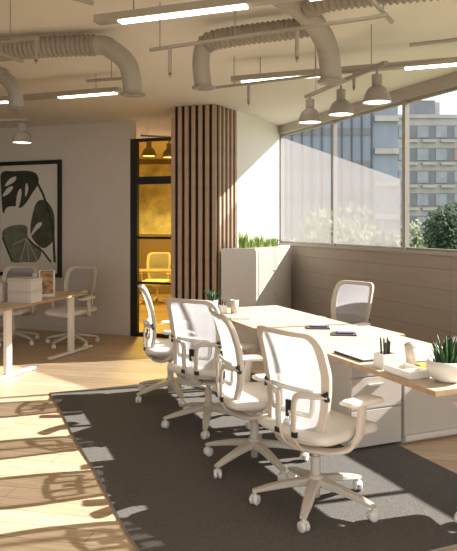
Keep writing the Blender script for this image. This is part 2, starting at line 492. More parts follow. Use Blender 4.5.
def make_chair():
    root = empty('office_chair')
    # star base
    m = MB()
    m.lathe([(0.0, 0.165), (0.034, 0.165), (0.040, 0.15), (0.042, 0.115), (0.034, 0.095), (0.022, 0.09), (0.022, 0.045), (0.0, 0.045)], 20)
    for k in range(5):
        a = math.radians(-36-40+72*k)
        d = Vector((math.cos(a), math.sin(a), 0)); sdv = Vector((-math.sin(a), math.cos(a), 0))
        m.ribbon([d*0.02+Vector((0, 0, 0.130)), d*0.14+Vector((0, 0, 0.115)), d*0.26+Vector((0, 0, 0.090)), d*0.335+Vector((0, 0, 0.072))],
                 [0.066, 0.056, 0.046, 0.034], [0.040, 0.034, 0.026, 0.016], sdv, smooth=False)
    m.build('star_base', M_CFRAME, root)
    for k in range(5):
        a = math.radians(-36-40+72*k)
        c = MB()
        for sx in (-1, 1):
            M = Matrix.Translation((0, sx*0.013, 0.027)) @ Matrix.Rotation(PI/2, 4, 'X')
            c.lathe([(0, -0.010), (0.022, -0.010), (0.027, -0.006), (0.027, 0.006), (0.022, 0.010), (0, 0.010)], 16, xf=M)
        c.tube([(0, 0, 0.03), (0, 0, 0.072)], 0.007, 8)
        c.ribbon([(-0.026, 0, 0.038), (0, 0, 0.056), (0.024, 0, 0.046)], 0.022, 0.008, (0, 1, 0))
        c.build('caster', M_CASTER, root, loc=(0.322*math.cos(a), 0.322*math.sin(a), 0), rz=a+0.9)
    c = MB(); c.tube([(0, 0, 0.155), (0, 0, 0.26)], 0.026, 16); c.tube([(0, 0, 0.26), (0, 0, 0.345)], 0.016, 16)
    c.build('gas_cylinder', M_CFRAME, root)
    c = MB(); c.box((-0.02, 0, 0.355), (0.22, 0.13, 0.045)); c.box((-0.10, 0, 0.365), (0.16, 0.07, 0.03))
    c.tube([(0.04, 0.05, 0.35), (0.05, 0.22, 0.345)], 0.006, 8)
    c.build('tilt_mechanism', M_CFRAME, root, bevel=0.008)
    # seat
    c = MB(); NR, NA = 10, 48; rings = []
    for (k, z) in ((0.0, 0.452), (0.5, 0.452), (0.8, 0.450), (0.94, 0.444), (1.0, 0.428), (1.0, 0.408), (0.95, 0.392), (0.6, 0.388), (0.0, 0.388)):
        for j in range(NA):
            s, v = ring_sv(2*PI*j/NA, k) if k > 0 else (0, 0)
            x = 0.03+0.245*s; y = v*0.24*(1-0.06*s)
            dz = -0.022*max(0, s)**3 + 0.010*max(0, -s)**2 + 0.008*v*v
            c.v.append(Vector((x, y, z+dz)))
    for i in range(8):
        for j in range(NA):
            c.f.append([i*NA+j, (i+1)*NA+j, (i+1)*NA+(j+1) % NA, i*NA+(j+1) % NA]); c.m.append(0); c.sm.append(True)
    c.build('seat', M_SEAT, root)
    # yoke: from one arm socket round under the seat and behind to the back
    c = MB()
    for sg in (-1, 1):
        pts = smooth_path([(0.03, sg*0.262, 0.425), (-0.02, sg*0.258, 0.375), (-0.08, sg*0.20, 0.350), (-0.13, sg*0.10, 0.345), (-0.15, 0, 0.345)], 6)
        c.ribbon(pts, 0.045, 0.022, (1, 0, 0.3), smooth=True)
        pts = smooth_path([(-0.10, sg*0.05, 0.350), (-0.16, sg*0.045, 0.355), (-0.210, sg*0.045, 0.40), (-0.224, sg*0.055, 0.50), (-0.220, sg*0.058, 0.60), (-0.214, sg*0.085, 0.632), (-0.188, sg*0.150, 0.636), (-0.152, sg*0.215, 0.640)], 5)
        c.ribbon(pts, [0.045]*10+[0.032]*(len(pts)-10), 0.014, (0.3, 0.6, 1) if False else (0, 1, 0.45), smooth=True)
    c.build('back_support', M_CFRAME, root)
    # backrest ring
    NA = 72
    c = MB(); vs = []
    ko, ki = 1.0, None
    for j in range(NA):
        a = 2*PI*j/NA
        s, v = ring_sv(a, 1.0)
        po = back_pt(s, v)
        s2, v2 = s*0.80, v*0.905
        if v < -0.5: v2 = v*0.90
        pi_ = back_pt(s2, v2)
        for p, o_ in ((po, 0.010), (pi_, 0.006), (pi_, -0.008), (po, -0.014)):
            vs.append(p+Vector((o_, 0, 0)))
    fs = []
    for j in range(NA):
        j2 = (j+1) % NA
        for q in range(4):
            fs.append((j*4+q, j2*4+q, j2*4+(q+1) % 4, j*4+(q+1) % 4))
    c.add(vs, fs, 0, False)
    c.build('back_frame', M_CFRAME, root, bevel=0.003)
    c = MB(); vs = []; NRR = 8
    for i in range(NRR+1):
        for j in range(NA):
            s, v = ring_sv(2*PI*j/NA, 1.0); k = i/NRR
            vv = v*(0.87 if v < -0.5 else 0.905)
            vs.append(back_pt(s*0.83*k, vv*1.01*k, -0.001))
    fs = [(i*NA+j, (i+1)*NA+j, (i+1)*NA+(j+1) % NA, i*NA+(j+1) % NA) for i in range(NRR) for j in range(NA)]
    c.add(vs, fs, 0, True)
    c.build('back_mesh', M_MESH, root)
    # lumbar shell hooked on the back
    c = MB()
    vs = []; fs = []
    for i in range(13):
        s = -0.72+1.44*i/12
        for j in range(7):
            v = -0.52+0.50*j/6
            r = 1-0.10*((2*j/6-1)**4)
            p = back_pt(s*r, v); vs.append(p+Vector((-0.016, 0, 0)))
    for i in range(12):
        for j in range(6): fs.append((i*7+j, (i+1)*7+j, (i+1)*7+j+1, i*7+j+1))
    # keep only a rim and a lower band so that the shell reads as an open bracket
    keep = [f_ for n_, f_ in enumerate(fs) if (n_ % 6 in (0, 5)) or (n_//6 in (0, 11))]
    c.add(vs, keep, 0, True)
    o = c.build('lumbar_support', M_LUMB, root)
    md = o.modifiers.new('solid', 'SOLIDIFY'); md.thickness = 0.006
    # black clips
    for (y, z, sx) in ((0.205, 0.640, 1), (-0.205, 0.640, 1), (0.06, 0.43, 0.7), (-0.06, 0.43, 0.7)):
        c = MB(); x = chair_x(z, y/0.22)-0.022
        if sx == 1:
            sg = 1 if y > 0 else -1
            c.add([(x-0.010, y-sg*0.028, z), (x-0.002, y+sg*0.014, z+0.026), (x-0.002, y+sg*0.014, z-0.026), (x+0.012, y-sg*0.02, z), (x+0.022, y+sg*0.018, z+0.026), (x+0.022, y+sg*0.018, z-0.026)],
                  [(0, 1, 2), (3, 5, 4), (0, 3, 4, 1), (1, 4, 5, 2), (2, 5, 3, 0)])
        else:
            c.box((x-0.008, y, z), (0.022, 0.03, 0.026))
        c.build('clip', M_BLACK, root)
    c = MB(); c.box((-0.198, 0.0, 0.565), (0.012, 0.045, 0.05)); c.box((-0.199, 0.012, 0.53), (0.012, 0.016, 0.05))
    c.build('tension_knob', M_BLACK, root)
    # arms
    for sg in (-1, 1):
        c = MB()
        pts = smooth_path([(-0.005, sg*0.250, 0.385), (0.02, sg*0.272, 0.42), (0.03, sg*0.278, 0.50), (0.045, sg*0.275, 0.585)], 5)
        c.ribbon(pts, [0.05+0.0*i for i in range(len(pts))], 0.028, (1, 0, 0), smooth=True)
        arm = c.build('armrest', M_CFRAME, root)
        c = MB(); rr = []
        for (k, z) in ((0.0, 0.612), (0.85, 0.612), (1.0, 0.604), (1.0, 0.592), (0.85, 0.584), (0.0, 0.584)):
            for j in range(28):
                s, v = ring_sv(2*PI*j/28, k) if k > 0 else (0, 0)
                c.v.append(Vector((0.055+0.135*s, sg*0.275+v*0.045-sg*0.012*s*s, z-0.014*max(0, s)**2)))
        for i in range(5):
            for j in range(28):
                c.f.append([i*28+j, (i+1)*28+j, (i+1)*28+(j+1) % 28, i*28+(j+1) % 28]); c.m.append(0); c.sm.append(True)
        c.build('arm_pad', M_WHITE, arm)
    return root

chair0 = make_chair()
CH = [
 (0.462, 3.445, 40, 'white mesh office chair nearest the camera, its back to it, before the drawer cabinet', 'chairs along the left side of the meeting desks'),
 (0.16, 4.03, 14, 'white mesh office chair seen obliquely, directly behind the nearest chair', 'chairs along the left side of the meeting desks'),
 (-0.15, 4.82, 56, 'white mesh office chair with broad back turned to us, column slats showing through its mesh', 'chairs along the left side of the meeting desks'),
 (-0.50, 5.60, 8, 'white mesh office chair seen side-on before the yellow glass door', 'chairs along the left side of the meeting desks'),
 (1.03, 6.02, 219, 'white mesh office chair facing us beyond the far desk, under the windows', 'chairs along the window side of the meeting desks'),
 (1.97, 4.87, 203, 'white office chair mostly outside the right edge, one arm pad behind the spiky plant', 'chairs along the window side of the meeting desks'),
 (1.47, 3.19, 106, 'white office chair at the desk end, only base arm and arm pad in view', None),
 (-1.95, 8.10, 246, 'white mesh office chair at the bench desk, right of the picture frame', 'chairs at the bench desk by the picture wall'),
 (-2.72, 8.22, 262, 'white mesh office chair behind the boxes on the bench desk, below the picture', 'chairs at the bench desk by the picture wall'),
 (-1.35, 12.2, 262, 'chair in the small office, seen yellow through the glass door', None),
]
for i, (x, y, a, lab, grp) in enumerate(CH):
    c = chair0 if i == 0 else copy_tree(chair0)
    c.location = (x, y, 0.013 if i < 5 or i == 6 else 0.0)
    if i == 5 or i == 4: c.location[2] = 0.0
    c.rotation_euler = (0, 0, math.radians(a))
    tag(c, lab, 'chair', grp)

# ================================================================== MEETING DESKS
def desk_top(mb, poly, z0=0.703, z1=0.728):
    mb.prism([(p.x, p.y) for p in poly], z0, z1, mi=0, side=1)
def leg_box(p, h=0.70, s=0.05):
    mb = MB(); mb.box((0, 0, (h+0.014)/2), (s, s, h-0.014)); return mb
def meeting_desk(poly, legs, base, label):
    root = empty('meeting_desk', base)
    inv = -Vector(base)
    t = MB(); desk_top(t, [p+inv for p in poly]); t.build('tabletop', [M_DESK, M_PLY], root, bevel=0.002)
    for p in legs:
        leg_box(p).build('leg', M_LEG, root, loc=(p+inv)+Vector((0, 0, 0.0)), rz=ANG_D, bevel=0.003)
    b = MB()
    p, q = legs[0]+inv, legs[1]+inv
    b.box(((p+q)/2+Vector((0, 0, 0.68))), ((q-p).length-0.05, 0.03, 0.045), math.atan2((q-p).y, (q-p).x))
    b.build('crossbar', M_LEG, root)
    tag(root, label, 'desk', 'meeting desks standing in line')
    return root
meeting_desk([AD(1.755, 0), AD(1.755, 0.77), AD(3.13, 0.77), AD(3.13, 0)],
             [AD(1.85, 0.07, 0), AD(1.85, 0.70, 0), AD(3.02, 0.07, 0), AD(3.02, 0.70, 0)], AD(2.44, 0.385),
             'pale birch meeting desk farther from the camera, potted plant on its far corner')
meeting_desk([AD(0, 0), AD(0, 0.79), AD(1.32, 0.79), AD(1.32, 0.86), AD(1.7535, 0.86), AD(1.7535, 0)],
             [AD(1.66, 0.07, 0), AD(1.66, 0.66, 0), AD(1.66, 0.40, 0)], AD(0.87, 0.4),
             'pale birch meeting desk nearer the camera, spiky plant bowl and pencil holder on it')

# drawer pedestal and low cabinet: local x along D, local y along A
def cab_root(name, a, d): return empty(name, AD(a, d), ANG_D)
r = cab_root('drawer_pedestal', 1.22, 0.34)
m = MB(); m.box((0.205, 0.19, 0.361), (0.41, 0.36, 0.682)); m.build('body', M_CAB, r, bevel=0.003)
zz = [(0.025, 0.27), (0.275, 0.485), (0.49, 0.70)]
for z0, z1 in zz:
    m = MB(); m.box((0.205, 0.002, (z0+z1)/2), (0.40, 0.018, z1-z0-0.005)); dr = m.build('drawer', M_CAB, r, bevel=0.002)
    if z0 > 0.1:
        h = MB(); h.box((0.19, -0.018, z1-0.05), (0.12, 0.018, 0.012)); h.build('handle', M_SILVER, dr)
tag(r, 'white three-drawer pedestal with slim grey handles under the near desk', 'cabinet')
r = cab_root('low_cabinet', 1.22, 0.765)
m = MB(); m.box((0.27, 0.13, 0.31), (0.53, 0.24, 0.52)); m.box((0.27, 0.13, 0.025), (0.53, 0.22, 0.05))
m.build('body', M_CAB, r, bevel=0.003)
for x in (0.27,):
    m = MB(); m.box((x, 0.002, 0.315), (0.53, 0.018, 0.50)); m.build('door', M_CAB, r, bevel=0.002)
m = MB(); m.box((0.27, -0.008, 0.045), (0.53, 0.03, 0.035)); m.build('plinth', M_WHITE, r)
tag(r, 'plain low white cabinet to the right of the drawer pedestal', 'cabinet')

# ================================================================== TALL PLANTER CABINET
B0 = Vector((-0.085, 7.52, 0)); B1 = Vector((0.31, 7.58, 0)); B2 = Vector((0.845, 8.83, 0))
r = empty('planter_cabinet', B1)
HP = 1.215
m = MB()
q = [B0, B1, B2, B2+Vector((-0.12, 0.05, 0)), Vector((0.17, 7.93, 0)), Vector((0.125, 7.915, 0))]
m.prism([(p.x-B1.x, p.y-B1.y) for p in q], 0, HP-0.03); m.build('body', M_CAB, r)
m = MB(); 
qi = [B1+Vector((0.0, 0.0, 0)), B2]
rim = MB()
pl = [(p.x-B1.x, p.y-B1.y) for p in q]
rim.prism(pl, HP-0.03, HP, 0); rim.build('top_tray', M_CAB, r)
bd = (B2-B1); bl = bd.length; bdn = bd.normalized(); bang = math.atan2(bd.y, bd.x); bn = Vector((bdn.y, -bdn.x, 0))
for k in range(2):
    m = MB(); L_ = bl/2-0.012
    m.box((0, 0, 0.61), (L_, 0.018, 1.16)); dd = m.build('door', M_CAB, r, loc=(bdn*(bl*(0.25+0.5*k))+bn*0.001), rz=bang, bevel=0.002)
    for z in (0.62, 0.92):
        kn = MB(); M = Matrix.Translation(((-0.5+0.06 if k else 0.5-0.06)*L_, -0.012, z)) @ Matrix.Rotation(PI/2, 4, 'X')
        kn.lathe([(0, 0.012), (0.014, 0.010), (0.015, 0.003), (0.008, -0.006)], 14, xf=M); kn.build('knob', M_SILVER, dd)
tag(r, 'tall pale cabinet in the window corner topped with grasses', 'cabinet')
def blades(mb, n, h0, h1, spread, wd, base_r, curl=0.5, segs=5):
    for i in range(n):
        a = random.uniform(0, 2*PI); rr = base_r*math.sqrt(random.random())
        h = random.uniform(h0, h1); sp = spread*random.uniform(0.2, 1.0)
        b = Vector((rr*math.cos(a), rr*math.sin(a), 0)); d = Vector((math.cos(a), math.sin(a), 0)); sdv = Vector((-d.y, d.x, 0))
        vs = []
        for k in range(segs+1):
            t = k/segs
            p = b+d*(sp*(t**1.6))+Vector((0, 0, h*(t-curl*0.4*t*t)))
            ww = wd*(1-t)**0.7*(0.6+0.8*min(1, t*3))*0.5+0.0003
            vs += [p-sdv*ww, p+d*ww*0.5*0+sdv*ww, p+d*ww*0.7]
        fs = []
        for k in range(segs):
            o = k*3
            fs += [(o, o+1, o+4, o+3), (o+1, o+2, o+5, o+4), (o+2, o, o+3, o+5)]
        mb.add(vs, fs, 0, True)
glab = ['tallest green grass tuft on the planter cabinet, at its left end', 'low green grass tuft right of the tallest one on the cabinet', 'middle pale grass tuft on the planter cabinet', 'small grass tuft on the cabinet, second from the window end', 'grass tuft on the cabinet nearest the window']
for i, (px, hh) in enumerate(((243, 0.14), (251, 0.10), (259, 0.11), (266, 0.08), (274, 0.09))):
    p = Vector((0.17+0.11*i, 7.70+0.15*i, HP))
    p.x = (px-228.5)/F*p.y
    mb = MB(); blades(mb, 60, hh*0.9, hh*2.1, 0.055, 0.010, 0.05, 0.7)
    o = mb.build('grass_tuft', M_GRASS, loc=p)
    tag(o, glab[i], 'plant', 'grasses on the planter cabinet')

# ================================================================== PICTURE
pr = empty('leaf_picture', lframe(-2.20, -0.002)+Vector((0, 0, 0.75)), ANG_L)
PWD, PHT = 1.12, 1.65
m = MB()
for (x0, x1, z0, z1) in ((0, 0.055, 0, PHT), (PWD-0.055, PWD, 0, PHT), (0.055, PWD-0.055, 0, 0.055), (0.055, PWD-0.055, PHT-0.055, PHT)):
    m.box(((x0+x1)/2, -0.018, (z0+z1)/2), (x1-x0, 0.036, z1-z0))
m.build('picture_frame', M_BLACK, pr)
M_MAT = mat('picture_paper', (0.70, 0.66, 0.57), 0.7)
M_PL1 = mat('print_dark_leaf', (0.035, 0.040, 0.025), 0.7, noise=0.35, nscale=9)
M_PL2 = mat('print_mid_leaf', (0.07, 0.075, 0.045), 0.7, noise=0.35, nscale=9)
M_PL3 = mat('print_pale_leaf', (0.17, 0.18, 0.125), 0.7, noise=0.3, nscale=7)
def pc(x, y, lay=0): return ((x+8)/283*PWD, -0.010-0.0006*lay, PHT-(y-45)/505*PHT*0.985)
m = MB(); m.add([(0.05, -0.010, 0.05), (PWD-0.05, -0.010, 0.05), (PWD-0.05, -0.010, PHT-0.05), (0.05, -0.010, PHT-0.05)], [(0, 1, 2, 3)], 0)
def blob(pts, lay, mi):
    # round the outline, then a fan from the middle
    n = len(pts); out = []
    for i in range(n):
        p0, p1, p2, p3 = [Vector((*pts[(i+k) % n], 0)) for k in (-1, 0, 1, 2)]
        for k in range(4):
            t = k/4
            out.append(0.5*((2*p1)+(p2-p0)*t+(2*p0-5*p1+4*p2-p3)*t*t+(3*p1-p0-3*p2+p3)*t**3))
    m.add([pc(max(6, min(255, p.x)), max(66, min(520, p.y)), lay) for p in out], [list(range(len(out)))[::-1]], mi)
blob([(14, 92), (70, 88), (130, 88), (165, 100), (178, 130), (168, 162), (150, 188), (125, 228), (100, 252), (78, 246), (52, 246), (34, 254), (22, 278), (15, 240), (12, 170)], 1, 1)
for h in ([(28, 152), (50, 122), (78, 112), (74, 132), (45, 150)], [(18, 200), (38, 165), (66, 156), (50, 185)], [(78, 246), (84, 190), (98, 166), (103, 190), (92, 245)], [(120, 205), (119, 160), (126, 142), (133, 170)]): blob(h, 2, 0)
blob([(185, 218), (215, 228), (240, 270), (246, 330), (240, 395), (205, 430), (178, 420), (150, 388), (141, 350), (150, 285), (164, 238)], 1, 2)
blob([(140, 382), (165, 330), (188, 316), (190, 330), (165, 356)], 2, 0)
blob([(22, 352), (58, 333), (100, 328), (128, 338), (130, 380), (150, 408), (187, 430), (186, 465), (165, 492), (110, 494), (62, 494), (44, 440), (18, 385)], 3, 3)
def stemline(pts, wd, lay, mi):
    vs = [];
    for i, (x, y) in enumerate(pts):
        a = Vector((*pts[max(0, i-1)], 0)); b = Vector((*pts[min(len(pts)-1, i+1)], 0)); t = (b-a).normalized(); nn = Vector((-t.y, t.x, 0))*wd/2
        vs += [pc(x-nn.x, y-nn.y, lay), pc(x+nn.x, y+nn.y, lay)]
    m.add(vs, [(2*i, 2*i+1, 2*i+3, 2*i+2) for i in range(len(pts)-1)], mi)
stemline([(168, 135), (195, 190), (222, 270), (240, 370), (246, 492)], 10, 4, 1)
stemline([(126, 385), (160, 420), (195, 445), (230, 492)], 8, 4, 1)
stemline([(18, 385), (40, 440), (62, 494)], 8, 4, 1)
for k in range(4): stemline([(126, 388), (60+38*k, 492 if k else 420)], 2, 4, 0)
m.build('print', [M_MAT, M_PL1, M_PL2, M_PL3], pr)
tag(pr, 'large black framed botanical print with split green leaves on the left wall', 'picture')

# ================================================================== BENCH DESK (left)
ANG_W = math.atan2(WV.y, WV.x)
FW = Vector((0.36, 0.933, 0)).normalized()        # direction of the feet
E0 = Vector((-1.61, 7.36, 0)); E1 = Vector((-2.07, 5.89, 0))
fd = (E0-E1).normalized()
def bench(c0, c1, foot_c, label):
    base = Vector((foot_c.x, foot_c.y, 0)); root = empty('bench_desk', base)
    back = Vector((-0.936, 0.352, 0))*1.5
    t = MB(); desk_top(t, [c0-base, c1-base, c1-base+back, c0-base+back][::1]); t.build('tabletop', [M_DESK, M_PLY], root, bevel=0.002)
    for k in (0, 1):
        off = Vector((-0.936, 0.352, 0))*(1.25*k)
        l = MB(); l.box((0, 0, 0.36), (0.075, 0.045, 0.69)); l.box((0, 0, 0.685), (0.62, 0.04, 0.035)); l.box((0, 0, 0.0225), (0.80, 0.06, 0.025))
        lg = l.build('leg', M_LEG, root, loc=off, rz=math.atan2(FW.y, FW.x), bevel=0.004)
        for s in (-0.37, 0.37):
            q = MB(); q.lathe([(0, 0), (0.02, 0), (0.02, 0.011), (0, 0.011)], 12, c=(s, 0, 0)); q.build('foot_glide', M_BLACK, lg)
    b = MB(); b.box(Vector((-0.936, 0.352, 0))*0.62+Vector((0, 0, 0.66)), (1.2, 0.05, 0.04), ANG_L); b.build('crossbar', M_LEG, root)
    tag(root, label, 'desk', 'bench desks by the picture wall')
bench(E0+fd*-0.76, E0+fd*0.02, Vector((-1.92, 7.56-0.35, 0))+Vector((0.10, 0.30, 0)), 'birch topped bench desk with white T leg, the one closer to the picture wall')
bench(E0+fd*-1.56, E0+fd*-0.78, Vector((-2.15, 6.33, 0)), 'birch topped bench desk with white T leg, the one cut by the left edge')

def carton(name, c, size, rz, mats, label, cat, group=None, lid=True):
    root = empty(name, c, rz)
    x, y, z = size
    m = MB(); m.box((0, 0, z/2), (x, y, z)); m.build('box_body', mats[0], root, bevel=0.002)
    if lid:
        m = MB(); m.box((0, 0, z-0.012), (x+0.008, y+0.008, 0.03)); m.build('lid', mats[1], root, bevel=0.002)
    tag(root, label, cat, group)
    return root
M_BOX = mat('box_card', (0.62, 0.56, 0.48), 0.8)
M_BOXL = mat('box_lid_card', (0.55, 0.49, 0.42), 0.8)
TT = 0.7285
carton('storage_box', (-2.02, 6.45, TT), (0.26, 0.20, 0.115), ANG_L+0.1, [M_BOX, M_BOXL], 'beige storage box at the bottom of the pile on the bench desk', 'box', 'storage boxes on the bench desk')
carton('storage_box', (-2.02, 6.45, TT+0.119), (0.26, 0.20, 0.115), ANG_L+0.1, [M_BOX, M_BOXL], 'beige storage box on top of the pile on the bench desk', 'box', 'storage boxes on the bench desk')
carton('storage_box', (-2.33, 6.52, TT), (0.26, 0.20, 0.19), ANG_L+0.1, [M_BOX, M_BOXL], 'beige storage box at the left edge, left of the piled pair', 'box', 'storage boxes on the bench desk')
r = empty('magazine_holder', (-1.955, 7.0, TT), 0.24)
m = MB(); m.box((-0.075, 0, 0.135), (0.012, 0.22, 0.27)); m.box((0.075, 0, 0.135), (0.012, 0.22, 0.27)); m.box((0, 0.105, 0.135), (0.138, 0.012, 0.27)); m.box((0, 0, 0.006), (0.138, 0.20, 0.012)); m.box((0, -0.105, 0.015), (0.138, 0.01, 0.03))
m.build('holder', M_PAPER, r)
m = MB(); m.box((0, -0.02, 0.140), (0.13, 0.17, 0.25)); m.build('marbled_folder', M_PATTERN, r)
tag(r, 'white holder with brown marbled folders on the bench desk', 'magazine holder')
carton('file_box', (-2.075, 6.985, TT), (0.05, 0.2, 0.25), 0.24, [M_CAB, M_CAB], 'narrow grey file box left of the marbled folders', 'box', lid=False)

# ================================================================== THINGS ON THE MEETING DESKS
def pot_plant(name, c, prof, n, h0, h1, spread, wd, br, soil_z, label):
    root = empty(name, c)
    m = MB(); m.lathe(prof, 32); m.build('pot', M_POT, root)
    m = MB(); m.disc((0, 0, soil_z), prof[-1][0]+0.002, 24); m.build('soil', M_SOIL, root)
    m = MB(); blades(m, n, h0, h1, spread, wd, br, 0.15)
    m.build('foliage', M_LEAF, root, loc=(0, 0, soil_z))
    tag(root, label, 'potted plant')
pot_plant('potted_succulent', (1.07, 3.19, TT), [(0, 0), (0.045, 0), (0.075, 0.02), (0.095, 0.055), (0.098, 0.08), (0.090, 0.105), (0.084, 0.105), (0.088, 0.08), (0.085, 0.07)], 46, 0.06, 0.165, 0.06, 0.017, 0.055, 0.085,
          'dark green spiky succulent in a round white bowl at the desk corner, right edge')
pot_plant('potted_succulent', (-0.137, 5.75, TT), [(0, 0), (0.035, 0), (0.045, 0.10), (0.041, 0.10), (0.040, 0.08)], 50, 0.08, 0.155, 0.07, 0.012, 0.035, 0.08,
          'small bushy green plant in a white pot on the far end of the far desk')
def cup(c, r0, r1, h, lid, label, group=None):
    root = empty('paper_cup', c)
    m = MB(); m.lathe([(0, 0.001), (r0, 0.0), (r1, h), (r1-0.003, h), (r0-0.002, 0.006), (0, 0.006)], 24); m.build('cup_body', mat('paper_cup_card', (0.58, 0.52, 0.46), 0.7), root)
    if lid:
        m = MB(); m.lathe([(r1+0.003, h-0.006), (r1+0.003, h+0.002), (r1-0.004, h+0.004), (r1-0.005, h+0.012), (0, h+0.012)], 24); m.build('cup_lid', mat('cup_lid_plastic', (0.55, 0.49, 0.43), 0.5), root)
    tag(root, label, 'cup')
cup((1.01, 3.60, TT), 0.025, 0.035, 0.10, True, 'white takeaway cup with lid standing left of the spiky plant bowl')
cup((0.05, 5.62, TT), 0.030, 0.038, 0.115, False, 'white cup on the far desk right of the small bushy plant')
# pencil holders
def pen_holder(c, s, h, n, ph, label, rz):
    root = empty('pencil_holder', c, rz)
    m = MB(); t = 0.005
    for (x, y, a, b) in ((-s/2, 0, t, s), (s/2, 0, t, s), (0, -s/2, s, t), (0, s/2, s, t)): m.box((x, y, h/2), (a+(t if a > t else 0), b, h))
    m.box((0, 0, 0.004), (s, s, 0.006)); m.build('box_body', M_POT, root)
    tag(root, label, 'pencil holder')
pen_holder((0.845, 3.50, TT), 0.085, 0.078, 0, 0, 'square white pencil holder on the near desk, filled with black pencils', ANG_D)
pen_holder((-0.050, 5.62, TT), 0.055, 0.07, 0, 0, 'small white pencil holder on the far desk between plant and cup', ANG_D)
def pencils(c, s, n, L_, grp, where):
    wh = ['leftmost', 'second from the left', 'third from the left', 'middle', 'third from the right', 'second from the right', 'rightmost']
    idx = list(range(7)) if n == 7 else [0, 3, 6]
    for i in range(n):
        m = MB(); x = (i/(n-1)-0.5)*s
        y = s*0.3*math.sin(i*2.4)
        p0 = Vector((x*0.8, y*0.6, 0.008)); p1 = Vector((x*1.12, y*1.0, L_*(0.92+0.08*math.cos(i*1.7))))
        m.tube([p0, p0+(p1-p0)*0.94], 0.0048, 8)
        m.tube([p0+(p1-p0)*0.94, p1], [0.0048, 0.0015], 8)
        q = Matrix.Rotation(ANG_D, 4, 'Z')
        o = m.build('pencil', M_PENCIL, loc=c, rz=ANG_D)
        tag(o, 'black pencil, %s in the holder %s' % (wh[idx[i]], where), 'pencil', grp)
pencils((0.845, 3.50, TT), 0.058, 7, 0.165, 'pencils in the near holder', 'on the near desk')
pencils((-0.050, 5.62, TT), 0.034, 3, 0.135, 'pencils in the far holder', 'on the far desk')
# low white desk organiser
r = empty('desk_organiser', (0.915, 3.335, TT), math.atan2(-A.y, -A.x))
m = MB(); m.box((0, 0, 0.006), (0.21, 0.13, 0.010)); m.box((0, 0.062, 0.02), (0.21, 0.007, 0.035)); m.box((0, -0.062, 0.02), (0.21, 0.007, 0.035)); m.box((-0.102, 0, 0.02), (0.007, 0.12, 0.035)); m.box((0.102, 0, 0.02), (0.007, 0.12, 0.035)); m.box((0.02, 0, 0.018), (0.006, 0.12, 0.03))
m.build('tray', M_POT, r, bevel=0.001)
tag(r, 'low white divided desk tray between pencil holder and plant bowl', 'tray')
def block(name, c, size, rz, mt, label, cat, group=None, bevel=0.002):
    m = MB(); m.box((0, 0, size[2]/2), size); o = m.build(name, mt, loc=c, rz=rz, bevel=bevel); tag(o, label, cat, group); return o
block('sticky_note_block', (1.005, 3.38, TT), (0.055, 0.055, 0.045), ANG_D, M_GREENB, 'yellow-green note block beside the plant bowl', 'note block')
block('eraser', (0.935, 3.66, TT), (0.05, 0.03, 0.022), ANG_D, M_POT, 'small white eraser behind the pencil holder', 'eraser')
block('writing_pad', (0.10, 5.30, TT), (0.16, 0.09, 0.014), 0.0, M_PAPER, 'small white writing pad on the far desk near its left edge', 'notepad')
# notebooks with phones
for i, (px, py, ang) in enumerate(((318, 328, 0.12), (344, 334.5, 0.08))):
    p = on_z(px, py, TT)
    nb = empty('notebook', p, ANG_D-0.6+ang)
    m = MB(); m.box((0, 0, 0.005), (0.17, 0.13, 0.010)); m.build('cover', M_DKGREY, nb, bevel=0.001)
    m = MB(); m.box((0.003, 0, 0.006), (0.168, 0.126, 0.006)); m.build('pages', M_PAPER, nb)
    tag(nb, ['dark notebook under a phone, on the desk seam, the farther one', 'dark notebook under a phone, the one nearer the camera'][i], 'notebook', 'notebooks on the meeting desks')
    ph = empty('phone', p+Vector((0.005, 0.0, 0.0105)), ANG_D-0.6+ang)
    m = MB(); m.box((0, 0, 0.004), (0.115, 0.07, 0.008)); m.build('phone_body', M_BLACK, ph, bevel=0.001)
    m = MB(); m.add([(-0.053, -0.031, 0.0085), (0.053, -0.031, 0.0085), (0.053, 0.031, 0.0085), (-0.053, 0.031, 0.0085)], [(0, 1, 2, 3)]); m.build('screen', M_SCREEN, ph)
    tag(ph, ['phone with violet screen on the farther notebook', 'phone with violet screen on the nearer notebook'][i], 'phone', 'phones on the notebooks')
# closed laptop
r = empty('laptop', (0.782, 3.80, TT), math.atan2(-A.y, -A.x))
m = MB(); m.box((0, 0, 0.006), (0.30, 0.20, 0.010)); m.build('laptop_base', M_DKGREY, r, bevel=0.002)
m = MB(); m.box((0, 0, 0.0145), (0.30, 0.20, 0.006)); m.build('laptop_lid', M_PAPER, r, bevel=0.002)
tag(r, 'closed pale laptop by the near desk edge, left of the pencils', 'laptop')

